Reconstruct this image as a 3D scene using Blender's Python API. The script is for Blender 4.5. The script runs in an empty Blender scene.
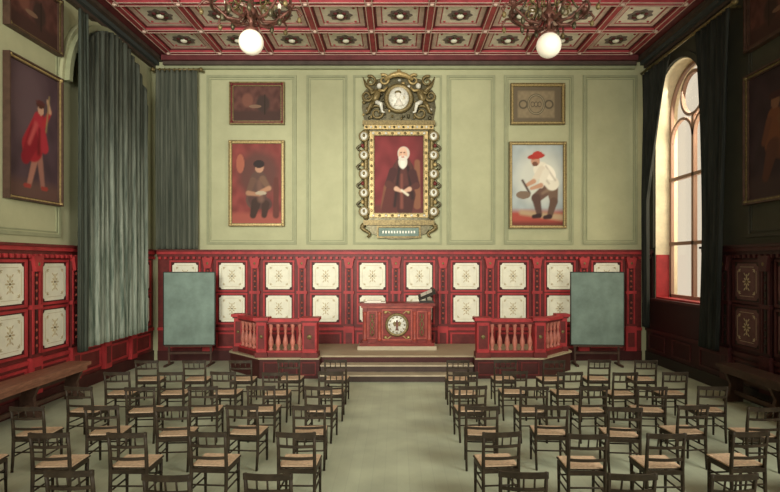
import bpy, bmesh, math, random
from mathutils import Matrix, Vector
random.seed(4)
S = bpy.context.scene
S.view_settings.view_transform = 'Standard'

# ------------------------------------------------------------------ materials
def mat(name, col, rough=0.6, metal=0.0, var=0.0, scale=4.0, bump=0.0, bscale=30.0, stretch=None, col2=None, emit=0.0, spec=0.3):
    m = bpy.data.materials.new(name); m.use_nodes = True
    nt = m.node_tree; b = nt.nodes['Principled BSDF']
    b.inputs['Base Color'].default_value = (*col, 1)
    b.inputs['Roughness'].default_value = rough
    b.inputs['Metallic'].default_value = metal
    b.inputs['Specular IOR Level'].default_value = spec
    if emit:
        b.inputs['Emission Color'].default_value = (*col, 1); b.inputs['Emission Strength'].default_value = emit
    tc = nt.nodes.new('ShaderNodeTexCoord'); mp = nt.nodes.new('ShaderNodeMapping')
    nt.links.new(tc.outputs['Object'], mp.inputs['Vector'])
    if stretch: mp.inputs['Scale'].default_value = stretch
    if var or col2:
        n = nt.nodes.new('ShaderNodeTexNoise'); n.inputs['Scale'].default_value = scale
        n.inputs['Detail'].default_value = 6; n.inputs['Roughness'].default_value = 0.65
        nt.links.new(mp.outputs[0], n.inputs['Vector'])
        r = nt.nodes.new('ShaderNodeValToRGB')
        c2 = col2 if col2 else tuple(min(1, c*(1+var)) for c in col)
        c1 = col if col2 else tuple(c*(1-var) for c in col)
        r.color_ramp.elements[0].position = .33; r.color_ramp.elements[1].position = .67
        r.color_ramp.elements[0].color = (*c1, 1); r.color_ramp.elements[1].color = (*c2, 1)
        nt.links.new(n.outputs['Fac'], r.inputs['Fac']); nt.links.new(r.outputs['Color'], b.inputs['Base Color'])
    if bump:
        n2 = nt.nodes.new('ShaderNodeTexNoise'); n2.inputs['Scale'].default_value = bscale; n2.inputs['Detail'].default_value = 4
        nt.links.new(mp.outputs[0], n2.inputs['Vector'])
        bp = nt.nodes.new('ShaderNodeBump'); bp.inputs['Strength'].default_value = bump; bp.inputs['Distance'].default_value = .02
        nt.links.new(n2.outputs['Fac'], bp.inputs['Height']); nt.links.new(bp.outputs[0], b.inputs['Normal'])
    return m

GREEN = mat('wall_green', (.41, .42, .26), .85, var=.08, scale=1.2, bump=.15, bscale=60)
GREENT = mat('wall_green_trim', (.29, .31, .19), .7, var=.08)
GREEND = mat('wall_green_shaded', (.065, .065, .045), .85, var=.12, scale=1.2)  # wall green with the right wall's shade put into the colour
GREENDT = mat('wall_green_shaded_trim', (.05, .05, .036), .7)  # trim green darkened the same way for that shade
RED = mat('wainscot_red', (.37, .034, .038), .5, var=.25, scale=3)
REDM = mat('wainscot_red_mid', (.13, .020, .019), .5, var=.25, scale=5)
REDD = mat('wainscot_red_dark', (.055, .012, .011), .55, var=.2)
REDW = mat('wainscot_red_shaded', (.06, .016, .016), .5, var=.25)  # right wainscot red, darkened in the colour to stand for shade
REDW2 = mat('wainscot_red_shaded_dark', (.035, .01, .01), .5)  # darker red of the right wainscot, shade included in the colour
CREAM = mat('cream_panel', (.76, .76, .62), .6, var=.07, scale=6)
CREAMD = mat('cream_panel_shaded', (.13, .065, .065), .6, var=.25, scale=6)  # right wall's cream panels, shade mixed into the colour
BLACK = mat('black_line', (.03, .025, .02), .6)
GOLD = mat('aged_gold', (.40, .30, .13), .45, .3, var=.4, scale=20)
GOLDD = mat('dark_gold', (.17, .13, .055), .45, .35, var=.5, scale=25)
ORN = mat('panel_ornament', (.50, .43, .27), .6)
SILVER = mat('pewter', (.64, .64, .56), .45, .1, var=.3, scale=20)
BRONZE = mat('bronze', (.09, .08, .045), .4, .5, var=.5, scale=14)
UMBER = mat('chandelier_umber', (.13, .055, .04), .45, .3, var=.5, scale=14)
CEILRED = mat('ceiling_red', (.33, .045, .055), .55, var=.25, scale=3)
CEILMAR = mat('ceiling_maroon', (.12, .025, .028), .6, var=.2)
CEILCR = mat('ceiling_cream', (.74, .69, .57), .7, var=.12, scale=5)
CEILPK = mat('ceiling_rose', (.58, .43, .36), .7, var=.15, scale=5)
CEILGR = mat('ceiling_grey', (.16, .13, .115), .7, var=.2, scale=5)
CORN = mat('cornice_brown', (.07, .05, .04), .6, var=.2)
CORNB = mat('cornice_blue', (.055, .065, .065), .6)
CHAIR = mat('chair_dark_wood', (.036, .026, .016), .5, var=.4, scale=9, spec=.25)
SEAT = mat('cane_seat', (.66, .49, .33), .7, var=.2, scale=30, bump=.3, bscale=120)
DESK = mat('desk_mahogany', (.19, .027, .022), .4, var=.35, scale=5, stretch=(1, 1, 6))
DESKL = mat('desk_mahogany_light', (.34, .07, .05), .4, var=.3, scale=6)
BALU = mat('baluster_rose', (.46, .16, .12), .45, var=.25, scale=6)
OAK = mat('bench_wood', (.26, .12, .075), .5, var=.3, scale=5, stretch=(6, 1, 6))
OAKD = mat('bench_wood_dark', (.07, .038, .026), .5, var=.3, scale=5)
STAGE = mat('stage_floor_wood', (.38, .32, .21), .5, var=.15, scale=4, stretch=(1, 8, 1))
STEP = mat('step_wood', (.06, .04, .032), .55, var=.2, scale=4)
STEPT = mat('step_tread', (.44, .38, .27), .5, var=.15, scale=4)
SLATE = mat('slate_board', (.19, .265, .23), .75, var=.25, scale=1.6)
WHITE = mat('opal_glass', (.90, .84, .70), .25, emit=.15)
PAPER = mat('paper', (.72, .69, .6), .7)
IRON = mat('iron', (.03, .03, .028), .5, .5)
CURTD = mat('curtain_charcoal', (.035, .045, .037), .9, scale=3, stretch=(3, 3, .25), col2=(.08, .095, .075), bump=.2)
CURTB = mat('curtain_grey_green', (.045, .055, .042), .9, scale=3, stretch=(4, 4, .2), col2=(.12, .13, .10), bump=.2)
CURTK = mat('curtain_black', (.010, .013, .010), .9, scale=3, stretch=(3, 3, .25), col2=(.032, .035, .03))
WFRAME = mat('window_frame_tan', (.36, .22, .16), .5)
REVEAL = mat('window_reveal_plaster', (.78, .70, .50), .8, var=.1, scale=6)

# cloth streaked charcoal above, blending to lighter teal below
def curtain_teal():
    m = bpy.data.materials.new('curtain_teal'); m.use_nodes = True; nt = m.node_tree; b = nt.nodes['Principled BSDF']
    b.inputs['Roughness'].default_value = .9
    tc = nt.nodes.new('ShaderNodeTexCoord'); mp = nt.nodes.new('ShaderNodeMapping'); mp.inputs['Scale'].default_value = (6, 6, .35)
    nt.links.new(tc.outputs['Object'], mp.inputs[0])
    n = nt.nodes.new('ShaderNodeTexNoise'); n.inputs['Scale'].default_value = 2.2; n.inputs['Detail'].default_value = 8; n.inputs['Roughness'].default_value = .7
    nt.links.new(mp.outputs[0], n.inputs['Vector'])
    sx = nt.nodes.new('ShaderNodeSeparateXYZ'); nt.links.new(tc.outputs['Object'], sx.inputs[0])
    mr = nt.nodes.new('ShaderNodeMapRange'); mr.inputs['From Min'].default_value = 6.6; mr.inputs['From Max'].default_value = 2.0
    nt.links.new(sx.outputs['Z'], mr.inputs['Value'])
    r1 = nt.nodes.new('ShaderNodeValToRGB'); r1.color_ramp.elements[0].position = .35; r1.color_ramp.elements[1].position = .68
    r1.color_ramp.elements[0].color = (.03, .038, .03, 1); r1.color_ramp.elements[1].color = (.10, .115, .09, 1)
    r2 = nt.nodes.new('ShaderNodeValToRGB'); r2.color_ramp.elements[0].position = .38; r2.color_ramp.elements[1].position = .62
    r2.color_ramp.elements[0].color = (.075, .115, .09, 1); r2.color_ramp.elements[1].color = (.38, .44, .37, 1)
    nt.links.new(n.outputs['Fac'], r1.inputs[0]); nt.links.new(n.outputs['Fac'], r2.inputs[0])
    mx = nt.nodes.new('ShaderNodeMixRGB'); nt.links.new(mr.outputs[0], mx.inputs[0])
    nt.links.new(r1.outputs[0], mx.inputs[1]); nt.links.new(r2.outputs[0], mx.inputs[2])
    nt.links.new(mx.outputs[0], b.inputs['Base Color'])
    return m
CURTT = curtain_teal()

def paint_mat():
    m = bpy.data.materials.new('oil_paint'); m.use_nodes = True; nt = m.node_tree; b = nt.nodes['Principled BSDF']
    a = nt.nodes.new('ShaderNodeAttribute'); a.attribute_name = 'Col'
    nt.links.new(a.outputs['Color'], b.inputs['Base Color']); b.inputs['Roughness'].default_value = .6
    b.inputs['Specular IOR Level'].default_value = .2
    return m
PAINT = paint_mat()

def floor_mat():
    m = bpy.data.materials.new('floor_boards'); m.use_nodes = True; nt = m.node_tree; b = nt.nodes['Principled BSDF']
    b.inputs['Roughness'].default_value = .55; b.inputs['Specular IOR Level'].default_value = .25
    tc = nt.nodes.new('ShaderNodeTexCoord')
    mp = nt.nodes.new('ShaderNodeMapping'); mp.inputs['Rotation'].default_value = (0, 0, math.radians(90))
    nt.links.new(tc.outputs['Object'], mp.inputs[0])
    br = nt.nodes.new('ShaderNodeTexBrick'); br.inputs['Scale'].default_value = 1
    br.inputs['Brick Width'].default_value = 3.2; br.inputs['Row Height'].default_value = .16
    br.inputs['Mortar Size'].default_value = .003
    br.inputs['Color1'].default_value = (.52, .585, .44, 1); br.inputs['Color2'].default_value = (.50, .56, .42, 1)
    br.inputs['Mortar'].default_value = (.44, .50, .38, 1)
    nt.links.new(mp.outputs[0], br.inputs['Vector'])
    n = nt.nodes.new('ShaderNodeTexNoise'); n.inputs['Scale'].default_value = 1.3; n.inputs['Detail'].default_value = 7
    nt.links.new(tc.outputs['Object'], n.inputs['Vector'])
    r = nt.nodes.new('ShaderNodeValToRGB'); r.color_ramp.elements[0].position = .3; r.color_ramp.elements[1].position = .7
    r.color_ramp.elements[0].color = (.82, .82, .82, 1); r.color_ramp.elements[1].color = (1.12, 1.12, 1.1, 1)
    nt.links.new(n.outputs[0], r.inputs[0])
    mx = nt.nodes.new('ShaderNodeMixRGB'); mx.blend_type = 'MULTIPLY'; mx.inputs[0].default_value = 1
    nt.links.new(br.outputs[0], mx.inputs[1]); nt.links.new(r.outputs[0], mx.inputs[2])
    nt.links.new(mx.outputs[0], b.inputs['Base Color'])
    return m
FLOOR = floor_mat()

def glass_mat():
    m = bpy.data.materials.new('window_glass'); m.use_nodes = True; nt = m.node_tree
    out = nt.nodes['Material Output']; nt.nodes.remove(nt.nodes['Principled BSDF'])
    t = nt.nodes.new('ShaderNodeBsdfTransparent'); g = nt.nodes.new('ShaderNodeBsdfGlossy'); g.inputs['Roughness'].default_value = .1
    t.inputs[0].default_value = (.90, .86, .80, 1)
    mx = nt.nodes.new('ShaderNodeMixShader'); mx.inputs[0].default_value = .04
    nt.links.new(t.outputs[0], mx.inputs[1]); nt.links.new(g.outputs[0], mx.inputs[2]); nt.links.new(mx.outputs[0], out.inputs[0])
    return m
GLASS = glass_mat()

# ------------------------------------------------------------------ mesh builder
class MB:
    def __init__(s, T=None):
        s.v = []; s.f = []; s.m = []; s.sm = []; s.mats = []; s.T = T or Matrix.Identity(4)
    def add(s, vs, fs, m, smooth=False):
        if m not in s.mats: s.mats.append(m)
        k = s.mats.index(m); o = len(s.v)
        s.v += [tuple(s.T @ Vector(p)) for p in vs]
        for f in fs:
            s.f.append([i+o for i in f]); s.m.append(k); s.sm.append(smooth)
    def box(s, x0, x1, y0, y1, z0, z1, m):
        vs = [(x, y, z) for z in (z0, z1) for y in (y0, y1) for x in (x0, x1)]
        s.add(vs, [(0, 2, 3, 1), (4, 5, 7, 6), (0, 1, 5, 4), (2, 6, 7, 3), (0, 4, 6, 2), (1, 3, 7, 5)], m)
    def prism(s, poly, a0, a1, m, axis='y'):
        n = len(poly)
        def P(p, a):
            return (p[0], a, p[1]) if axis == 'y' else ((p[0], p[1], a) if axis == 'z' else (a, p[0], p[1]))
        vs = [P(p, a0) for p in poly]+[P(p, a1) for p in poly]
        fs = [tuple(range(n)), tuple(range(n, 2*n))]+[(i, (i+1) % n, n+(i+1) % n, n+i) for i in range(n)]
        s.add(vs, fs, m)
    def lathe(s, prof, c, m, seg=12, axis='z'):
        vs = []
        for r, h in prof:
            for i in range(seg):
                a = 2*math.pi*i/seg; p, q = r*math.cos(a), r*math.sin(a)
                if axis == 'z': vs.append((c[0]+p, c[1]+q, c[2]+h))
                elif axis == 'y': vs.append((c[0]+p, c[1]+h, c[2]+q))
                else: vs.append((c[0]+h, c[1]+p, c[2]+q))
        fs = []
        for j in range(len(prof)-1):
            for i in range(seg):
                fs.append((j*seg+i, j*seg+(i+1) % seg, (j+1)*seg+(i+1) % seg, (j+1)*seg+i))
        fs.append(tuple(range(seg))); fs.append(tuple(range((len(prof)-1)*seg, len(prof)*seg)))
        s.add(vs, fs, m, True)
    def ell(s, c, r, m, seg=12, rings=8):
        if not hasattr(r, '__len__'): r = (r, r, r)
        vs = [(c[0], c[1], c[2]-r[2])]
        for j in range(1, rings):
            t = -math.pi/2+math.pi*j/rings
            for i in range(seg):
                a = 2*math.pi*i/seg
                vs.append((c[0]+r[0]*math.cos(t)*math.cos(a), c[1]+r[1]*math.cos(t)*math.sin(a), c[2]+r[2]*math.sin(t)))
        vs.append((c[0], c[1], c[2]+r[2])); fs = []
        for i in range(seg):
            fs.append((0, 1+(i+1) % seg, 1+i))
            for j in range(rings-2):
                a = 1+j*seg; fs.append((a+i, a+(i+1) % seg, a+seg+(i+1) % seg, a+seg+i))
            a = 1+(rings-2)*seg; fs.append((a+i, a+(i+1) % seg, len(vs)-1))
        s.add(vs, fs, m, True)
    def tube(s, pts, rad, m, seg=8, closed=False):
        P = [Vector(p) for p in pts]; n = len(P)
        if not hasattr(rad, '__len__'): rad = [rad]*n
        vs = []; prev = None
        for i in range(n):
            a = P[i-1] if (i > 0 or closed) else P[i]; b = P[(i+1) % n] if (i < n-1 or closed) else P[i]
            t = (b-a).normalized()
            if prev is None:
                up = Vector((0, 0, 1)) if abs(t.z) < .9 else Vector((1, 0, 0))
                u = t.cross(up).normalized()
            else:
                u = (prev-t*prev.dot(t)).normalized()
            prev = u; w = t.cross(u)
            for k in range(seg):
                g = 2*math.pi*k/seg; vs.append(tuple(P[i]+(u*math.cos(g)+w*math.sin(g))*rad[i]))
        fs = []
        for i in range(n if closed else n-1):
            j = (i+1) % n
            for k in range(seg): fs.append((i*seg+k, i*seg+(k+1) % seg, j*seg+(k+1) % seg, j*seg+k))
        if not closed:
            fs.append(tuple(range(seg))); fs.append(tuple(range((n-1)*seg, n*seg)))
        s.add(vs, fs, m, True)
    def frame(s, u0, u1, z0, z1, wd, a0, a1, m):
        s.box(u0, u1, a0, a1, z1-wd, z1, m); s.box(u0, u1, a0, a1, z0, z0+wd, m)
        s.box(u0, u0+wd, a0, a1, z0+wd, z1-wd, m); s.box(u1-wd, u1, a0, a1, z0+wd, z1-wd, m)
    def mesh(s, name):
        me = bpy.data.meshes.new(name); me.from_pydata(s.v, [], s.f)
        for m in s.mats: me.materials.append(m)
        me.polygons.foreach_set('material_index', s.m); me.polygons.foreach_set('use_smooth', s.sm)
        bm = bmesh.new(); bm.from_mesh(me); bmesh.ops.recalc_face_normals(bm, faces=bm.faces); bm.to_mesh(me); bm.free()
        return me
    def obj(s, name, loc=None, rot=None):
        o = bpy.data.objects.new(name, s.mesh(name)); S.collection.objects.link(o)
        if loc: o.location = loc
        if rot: o.rotation_euler = rot
        return o

XL, XR, YB, ZC, YF = -7.0, 7.15, 15.4, 8.6, -2.5
TB = Matrix(((1, 0, 0, 0), (0, -1, 0, YB), (0, 0, 1, 0), (0, 0, 0, 1)))   # (u, w, z) on back wall
TL = Matrix(((0, 1, 0, XL), (1, 0, 0, 0), (0, 0, 1, 0), (0, 0, 0, 1)))   # left wall
TR = Matrix(((0, -1, 0, XR), (1, 0, 0, 0), (0, 0, 1, 0), (0, 0, 0, 1)))  # right wall

# ------------------------------------------------------------------ shell
b = MB(); b.box(XL-.2, XR+.2, YF, YB+.2, -.2, 0, FLOOR); b.obj('floor')
b = MB(); b.box(XL-.2, XR+.2, YF-.2, YF, 0, ZC+.6, GREEN); b.obj('wall_front')

def wallframes(b, L, m, z0=3.3, z1=8.12):
    for u0, u1 in L:
        b.frame(u0, u1, z0, z1, .07, 0, .035, m)
        b.frame(u0+.1, u1-.1, z0+.1, z1-.1, .025, 0, .018, m)
b = MB(TB); b.box(XL, XR, -.2, 0, 0, ZC+.6, GREEN); b.obj('wall_back')
b = MB(TB)
wallframes(b, [(-5.42, -2.86), (-2.58, -1.42), (1.42, 2.8), (3.05, 5.03), (5.3, 6.85)], GREENT)
b.frame(-1.25, 1.28, 3.3, 8.12, .06, 0, .03, GREENT)
b.box(XL+.4, XR-.4, 0, .10, 8.28, 8.36, GREENT); b.box(XL+.4, XR-.4, 0, .20, 8.36, 8.46, CORN); b.box(XL+.4, XR-.4, 0, .3, 8.46, ZC, CEILMAR)
b.obj('trim_1')

b = MB(TL); b.box(YF, YB, -.2, 0, 0, ZC+.6, GREEN); b.obj('wall_left')
b = MB(TL)
wallframes(b, [(2.0, 5.2), (5.5, 8.5), (8.75, 11.2)], GREENT)
def arch(uc, r, zs, n=20, z0=None):
    return [(uc+r*math.cos(math.pi*i/n), zs+r*math.sin(math.pi*i/n)) for i in range(n+1)]
def archring(b, uc, r0, r1, zs, w0, w1, m, n=24, full=1):
    for i in range(n*full):
        a, c = math.pi*i/n, math.pi*(i+1)/n
        q = [(uc+r*math.cos(t), zs+r*math.sin(t)) for r, t in ((r0, a), (r1, a), (r1, c), (r0, c))]
        b.prism(q, w0, w1, m)
LC, LR, LZ = 12.95, 1.62, 6.58
archring(b, LC, LR, LR+.12, LZ, 0, .2, GREENT)
archring(b, LC, LR+.12, LR+.2, LZ, 0, .1, GREEN)
b.box(LC+LR, LC+LR+.2, 0, .15, 3.2, LZ, GREENT)
b.obj('trim_2')

# right wall with real arched window opening
WC, WR, WZ0, WZS, WD = 13.75, 1.2, 1.8, 6.75, .55
def wall_with_arch(b, m, thick=.6):
    N = 20
    b.box(YF, WC-WR, -thick, 0, 0, ZC+.6, m)
    b.box(WC+WR, YB, -thick, 0, 0, ZC+.6, m)
    b.box(WC-WR, WC+WR, -thick, 0, 0, WZ0, m)
    for i in range(N):
        a, c = math.pi*i/N, math.pi*(i+1)/N
        x0, x1 = WC+WR*math.cos(a), WC+WR*math.cos(c)
        z0, z1 = WZS+WR*math.sin(a), WZS+WR*math.sin(c)
        b.prism([(x0, z0), (x0, ZC+.6), (x1, ZC+.6), (x1, z1)], -thick, 0, m)
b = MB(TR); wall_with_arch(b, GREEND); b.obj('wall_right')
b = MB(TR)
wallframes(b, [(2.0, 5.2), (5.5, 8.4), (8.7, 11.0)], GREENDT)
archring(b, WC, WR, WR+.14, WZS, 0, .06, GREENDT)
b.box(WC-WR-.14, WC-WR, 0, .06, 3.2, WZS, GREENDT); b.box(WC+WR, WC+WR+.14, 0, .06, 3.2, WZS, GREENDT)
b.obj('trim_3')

# window (reveal lining, sill, frame, oculus tracery, glass)
b = MB(TR)
b.box(WC+WR-.03, WC+WR, -.6, .0, WZ0, WZS, REVEAL); b.box(WC-WR, WC-WR+.03, -.6, 0, WZ0, WZS, REVEAL)
archring(b, WC, WR-.03, WR, WZS, -.6, 0, REVEAL)
b.box(WC-WR, WC+WR, -.4, -.001, WZ0, WZ0+.04, RED)
b.box(WC+WR-.06, WC+WR-.03, -.36, .0, WZ0+.03, 3.0, RED)
fw0, fw1 = -.46, -.38
archring(b, WC, WR-.12, WR-.03, WZS, fw0, fw1, WFRAME)
b.box(WC-WR+.03, WC-WR+.12, fw0, fw1, WZ0, WZS, WFRAME); b.box(WC+WR-.12, WC+WR-.03, fw0, fw1, WZ0, WZS, WFRAME)
b.box(WC-WR, WC+WR, fw0, fw1, WZ0, WZ0+.12, WFRAME)
for z in (3.25, 5.0): b.box(WC-WR+.03, WC+WR-.03, fw0-.01, fw1+.01, z, z+.09, WFRAME)
b.box(WC-.05, WC+.05, fw0-.01, fw1+.01, WZ0, 6.55, WFRAME)
archring(b, WC, .50, .58, 7.12, fw0, fw1+.02, WFRAME, 16, 2)
for s in (-1, 1): archring(b, WC+s*.555, .50, .57, 6.05, fw0, fw1+.01, WFRAME, 14)
b.prism([(WC-WR+.05, WZ0), (WC+WR-.05, WZ0)]+arch(WC, WR-.05, WZS), -.425, -.415, GLASS)
b.obj('window_1')

# ceiling with coffers
P = 1.43; CX = .075; NC = 9
b = MB()
b.box(XL, XR, YF, YB, ZC+.3, ZC+.6, CEILMAR)
x0, x1 = CX-NC*P/2, CX+NC*P/2
ytop = 14.3+P/2; NR = 11
bw = .10
for k in range(NR+1):
    y = ytop-k*P; b.box(x0-bw, x1+bw, y-bw, y+bw, ZC, ZC+.3, CEILRED)
    for dy in (-bw+.015, bw-.035): b.box(x0, x1, y+dy, y+dy+.02, ZC-.010, ZC, CEILPK)
for k in range(NC+1):
    x = x0+k*P; b.box(x-bw, x+bw, ytop-NR*P, ytop, ZC+.001, ZC+.3, CEILRED)
    for dx in (-bw+.015, bw-.035): b.box(x+dx, x+dx+.02, ytop-NR*P, ytop, ZC-.009, ZC, CEILPK)
def rframe(b, cx, cy, h0, h1, z0, z1, m):
    b.box(cx-h1, cx+h1, cy+h0, cy+h1, z0, z1, m); b.box(cx-h1, cx+h1, cy-h1, cy-h0, z0, z1, m)
    b.box(cx-h1, cx-h0, cy-h0, cy+h0, z0, z1, m); b.box(cx+h0, cx+h1, cy-h0, cy+h0, z0, z1, m)
for i in range(NC):
    for j in range(NR):
        cx = x0+(i+.5)*P; cy = ytop-(j+.5)*P
        H = P/2-bw
        rframe(b, cx, cy, H-.05, H, ZC+.05, ZC+.3, CEILMAR)
        rframe(b, cx, cy, H-.16, H-.05, ZC+.07, ZC+.3, CEILPK)
        rframe(b, cx, cy, H-.19, H-.16, ZC+.08, ZC+.3, CEILRED)
        b.box(cx-H+.19, cx+H-.19, cy-H+.19, cy+H-.19, ZC+.09, ZC+.3, CEILCR)
        rr = .27
        b.prism([(cx+rr*(1+.12*math.cos(8*2*math.pi*q/32))*math.cos(2*math.pi*q/32), cy+rr*(1+.12*math.cos(8*2*math.pi*q/32))*math.sin(2*math.pi*q/32)) for q in range(32)], ZC+.075, ZC+.1, CEILGR, 'z')
        for q in range(8):
            a = q*math.pi/4; r = .14
            b.ell((cx+r*math.cos(a), cy+r*math.sin(a), ZC+.075), (.06, .06, .03), CEILMAR if q % 2 else BRONZE, 8, 4)
        b.ell((cx, cy, ZC+.055), (.09, .09, .05), CREAM, 10, 6)
        for sx in (-1, 1):
            for sy in (-1, 1): b.ell((cx+sx*(H-.27), cy+sy*(H-.27), ZC+.085), (.035, .035, .02), CEILRED, 6, 4)
for k in range(NR+1):
    for q in range(NC+1):
        b.ell((x0+q*P, ytop-k*P, ZC-.005), (.055, .055, .04), CEILPK, 8, 4)
b.box(XL, x0-bw, YF, YB, ZC+.02, ZC+.3, CEILMAR); b.box(x1+bw, XR, YF, YB, ZC+.02, ZC+.3, CEILMAR)
b.box(x0-bw, x1+bw, ytop+bw, YB, ZC+.02, ZC+.3, CEILMAR); b.box(x0-bw, x1+bw, YF, ytop-NR*P-bw, ZC+.02, ZC+.3, CEILMAR)
b.obj('ceiling')
for nm, sx, xw in (('trim_4', 1, XL), ('trim_5', -1, XR)):
    b = MB()
    for a0, a1, z0, z1, m in ((0, .34, 8.50, ZC, CORN), (0, .22, 8.40, 8.50, CORNB), (0, .12, 8.32, 8.40, CORN)):
        xa, xb = sorted((xw+sx*a0, xw+sx*a1)); b.box(xa, xb, YF, YB, z0, z1, m)
    b.obj(nm)

# ------------------------------------------------------------------ wainscot
def notched(uc, zc, hw, hh, r):
    pts = []
    for sx, sz in ((1, 1), (-1, 1), (-1, -1), (1, -1)):
        cx, cz = uc+sx*hw, zc+sz*hh
        arc = []
        for i in range(5):
            t = math.radians(90*i/4)
            arc.append((cx-sx*r*math.cos(t), cz-sz*r*math.sin(t)))
        pts += (arc if (sx*sz < 0) else arc[::-1])
    return pts
def petal(b, cx, cz, a, L, W, w0, w1, m, n=8):
    pts = []
    for i in range(n):
        t = 2*math.pi*i/n; p, r = L*math.cos(t), W*math.sin(t)
        pts.append((cx+p*math.cos(a)-r*math.sin(a), cz+p*math.sin(a)+r*math.cos(a)))
    b.prism(pts, w0, w1, m)
def motif(b, c, zc, w0):
    for a, L, d in ((90, .06, .10), (270, .06, .10), (0, .045, .08), (180, .045, .08), (45, .035, .07), (135, .035, .07), (225, .035, .07), (315, .035, .07)):
        t = math.radians(a); petal(b, c+d*math.cos(t), zc+d*math.sin(t), t, L, .018, w0, w0+.006, ORN)
    for s in (-1, 1):
        for q in (-1, 1):
            petal(b, c+s*.06, zc+q*.15, math.radians(90-s*q*40), .04, .012, w0, w0+.006, ORN)
    b.lathe([(.001, 0), (.025, 0), (.018, .012), (.001, .012)], (c, w0, zc), GOLDD, 8, 'y')
    for sx in (-1, 1):
        for sz in (-1, 1):
            x, z = c+sx*.245, zc+sz*.25
            for a in (0, 90, 45):
                t = math.radians(a); dx, dz = -sx*math.cos(t), -sz*math.sin(t)
                petal(b, x+dx*.03, z+dz*.03, math.atan2(dz, dx), .035, .011, w0, w0+.005, ORN, 6)
def wainscot(T, name, u0, u1, centers, pitch, mats, skip=None, ztop=3.15):
    R, RM, RD, CR = mats
    b = MB(T)
    def seg(a, c, z0, z1, w, m):
        if skip and z1 > skip[2]:
            for p, q in ((a, min(c, skip[0])), (max(a, skip[1]), c)):
                if q > p: b.box(p, q, 0, w, z0, z1, m)
            if z0 < skip[2] and min(c, skip[1]) > max(a, skip[0]): b.box(max(a, skip[0]), min(c, skip[1]), 0, w, z0, skip[2], m)
        else: b.box(a, c, 0, w, z0, z1, m)
    seg(u0, u1, 0, ztop-.1, .04, RM)
    seg(u0, u1, 0, .28, .075, RD); seg(u0, u1, .86, .94, .08, R)
    seg(u0, u1, .28, .86, .045, RM)
    seg(u0, u1, ztop-.20, ztop-.13, .09, RM); seg(u0, u1, ztop-.13, ztop-.05, .14, R); seg(u0, u1, ztop-.05, ztop, .19, RM)
    n = int((u1-u0)/.16)
    for i in range(n):
        u = u0+(i+.5)*(u1-u0)/n
        if skip and skip[0]-.05 < u < skip[1]+.05: continue
        b.box(u-.035, u+.035, 0, .13, ztop-.27, ztop-.20, R)
    if skip:
        b.box(skip[0], skip[1], 0, .14, skip[2], skip[2]+.07, R)
    for c in centers:
        for zc in (1.475, 2.4):
            if skip and skip[0]-.3 < c < skip[1]+.3: continue
            b.frame(c-.445, c+.445, zc-.445, zc+.445, .05, .04, .08, R)
            b.box(c-.385, c+.385, .04, .05, zc-.395, zc+.395, RD)
            b.prism(notched(c, zc, .36, .37, .06), .05, .06, CR)
            for z_ in (-.30, .295): b.box(c-.22, c+.22, .06, .063, zc+z_, zc+z_+.008, ORN)
            for x_ in (-.295, .288): b.box(c+x_, c+x_+.008, .06, .063, zc-.22, zc+.22, ORN)
            motif(b, c, zc, .06)
        b.frame(c-.45, c+.45, .36, .8, .05, .045, .07, R)
    for k in range(len(centers)+1):
        u = (centers[k] if k < len(centers) else centers[-1]+pitch)-pitch/2
        if u < u0+.16 or u > u1-.16: continue
        if skip and skip[0]-.15 < u < skip[1]+.15: continue
        b.box(u-.13, u+.13, .04, .10, .94, ztop-.27, RM)
        b.box(u-.11, u-.07, .10, .125, 1.05, 2.62, R); b.box(u+.07, u+.11, .10, .125, 1.05, 2.62, R)
        b.box(u-.03, u+.03, .10, .12, 1.05, 2.62, RD)
        for z in (1.2, 1.35, 1.5, 1.65, 2.1, 2.25, 2.4, 2.55): b.lathe([(.001, 0), (.035, 0), (.02, .012), (.001, .012)], (u, .12, z), DESKL if CR is CREAM else RM, 8, 'y')
        b.box(u-.15, u+.15, 0, .14, .28, .98, R); b.box(u-.09, u+.09, .14, .15, .4, .8, RM)
        b.prism([(u-.09, 2.62), (u+.09, 2.62), (u+.15, ztop-.23), (u-.15, ztop-.23)], .06, .17, R)
        b.ell((u, .15, 2.76), (.045, .03, .06), GOLDD, 8, 5)
        b.box(u-.15, u+.15, .04, .14, 1.90, 1.98, R)
    return b.obj(name)
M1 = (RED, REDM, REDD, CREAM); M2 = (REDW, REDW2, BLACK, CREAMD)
wainscot(TB, 'trim_6', XL+.2, XR-.2, [-6.02+1.331*k for k in range(10) if -6.02+1.331*k < 6.6], 1.331, M1)
wainscot(TL, 'trim_7', 1, YB-.001, [14.76-1.27*k for k in range(10)][::-1], 1.27, M1)
wainscot(TR, 'trim_8', 1, YB-.001, [14.76-1.27*k for k in range(10)][::-1], 1.27, M2, skip=(WC-WR-.1, WC+WR+.1, 1.73))

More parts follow.
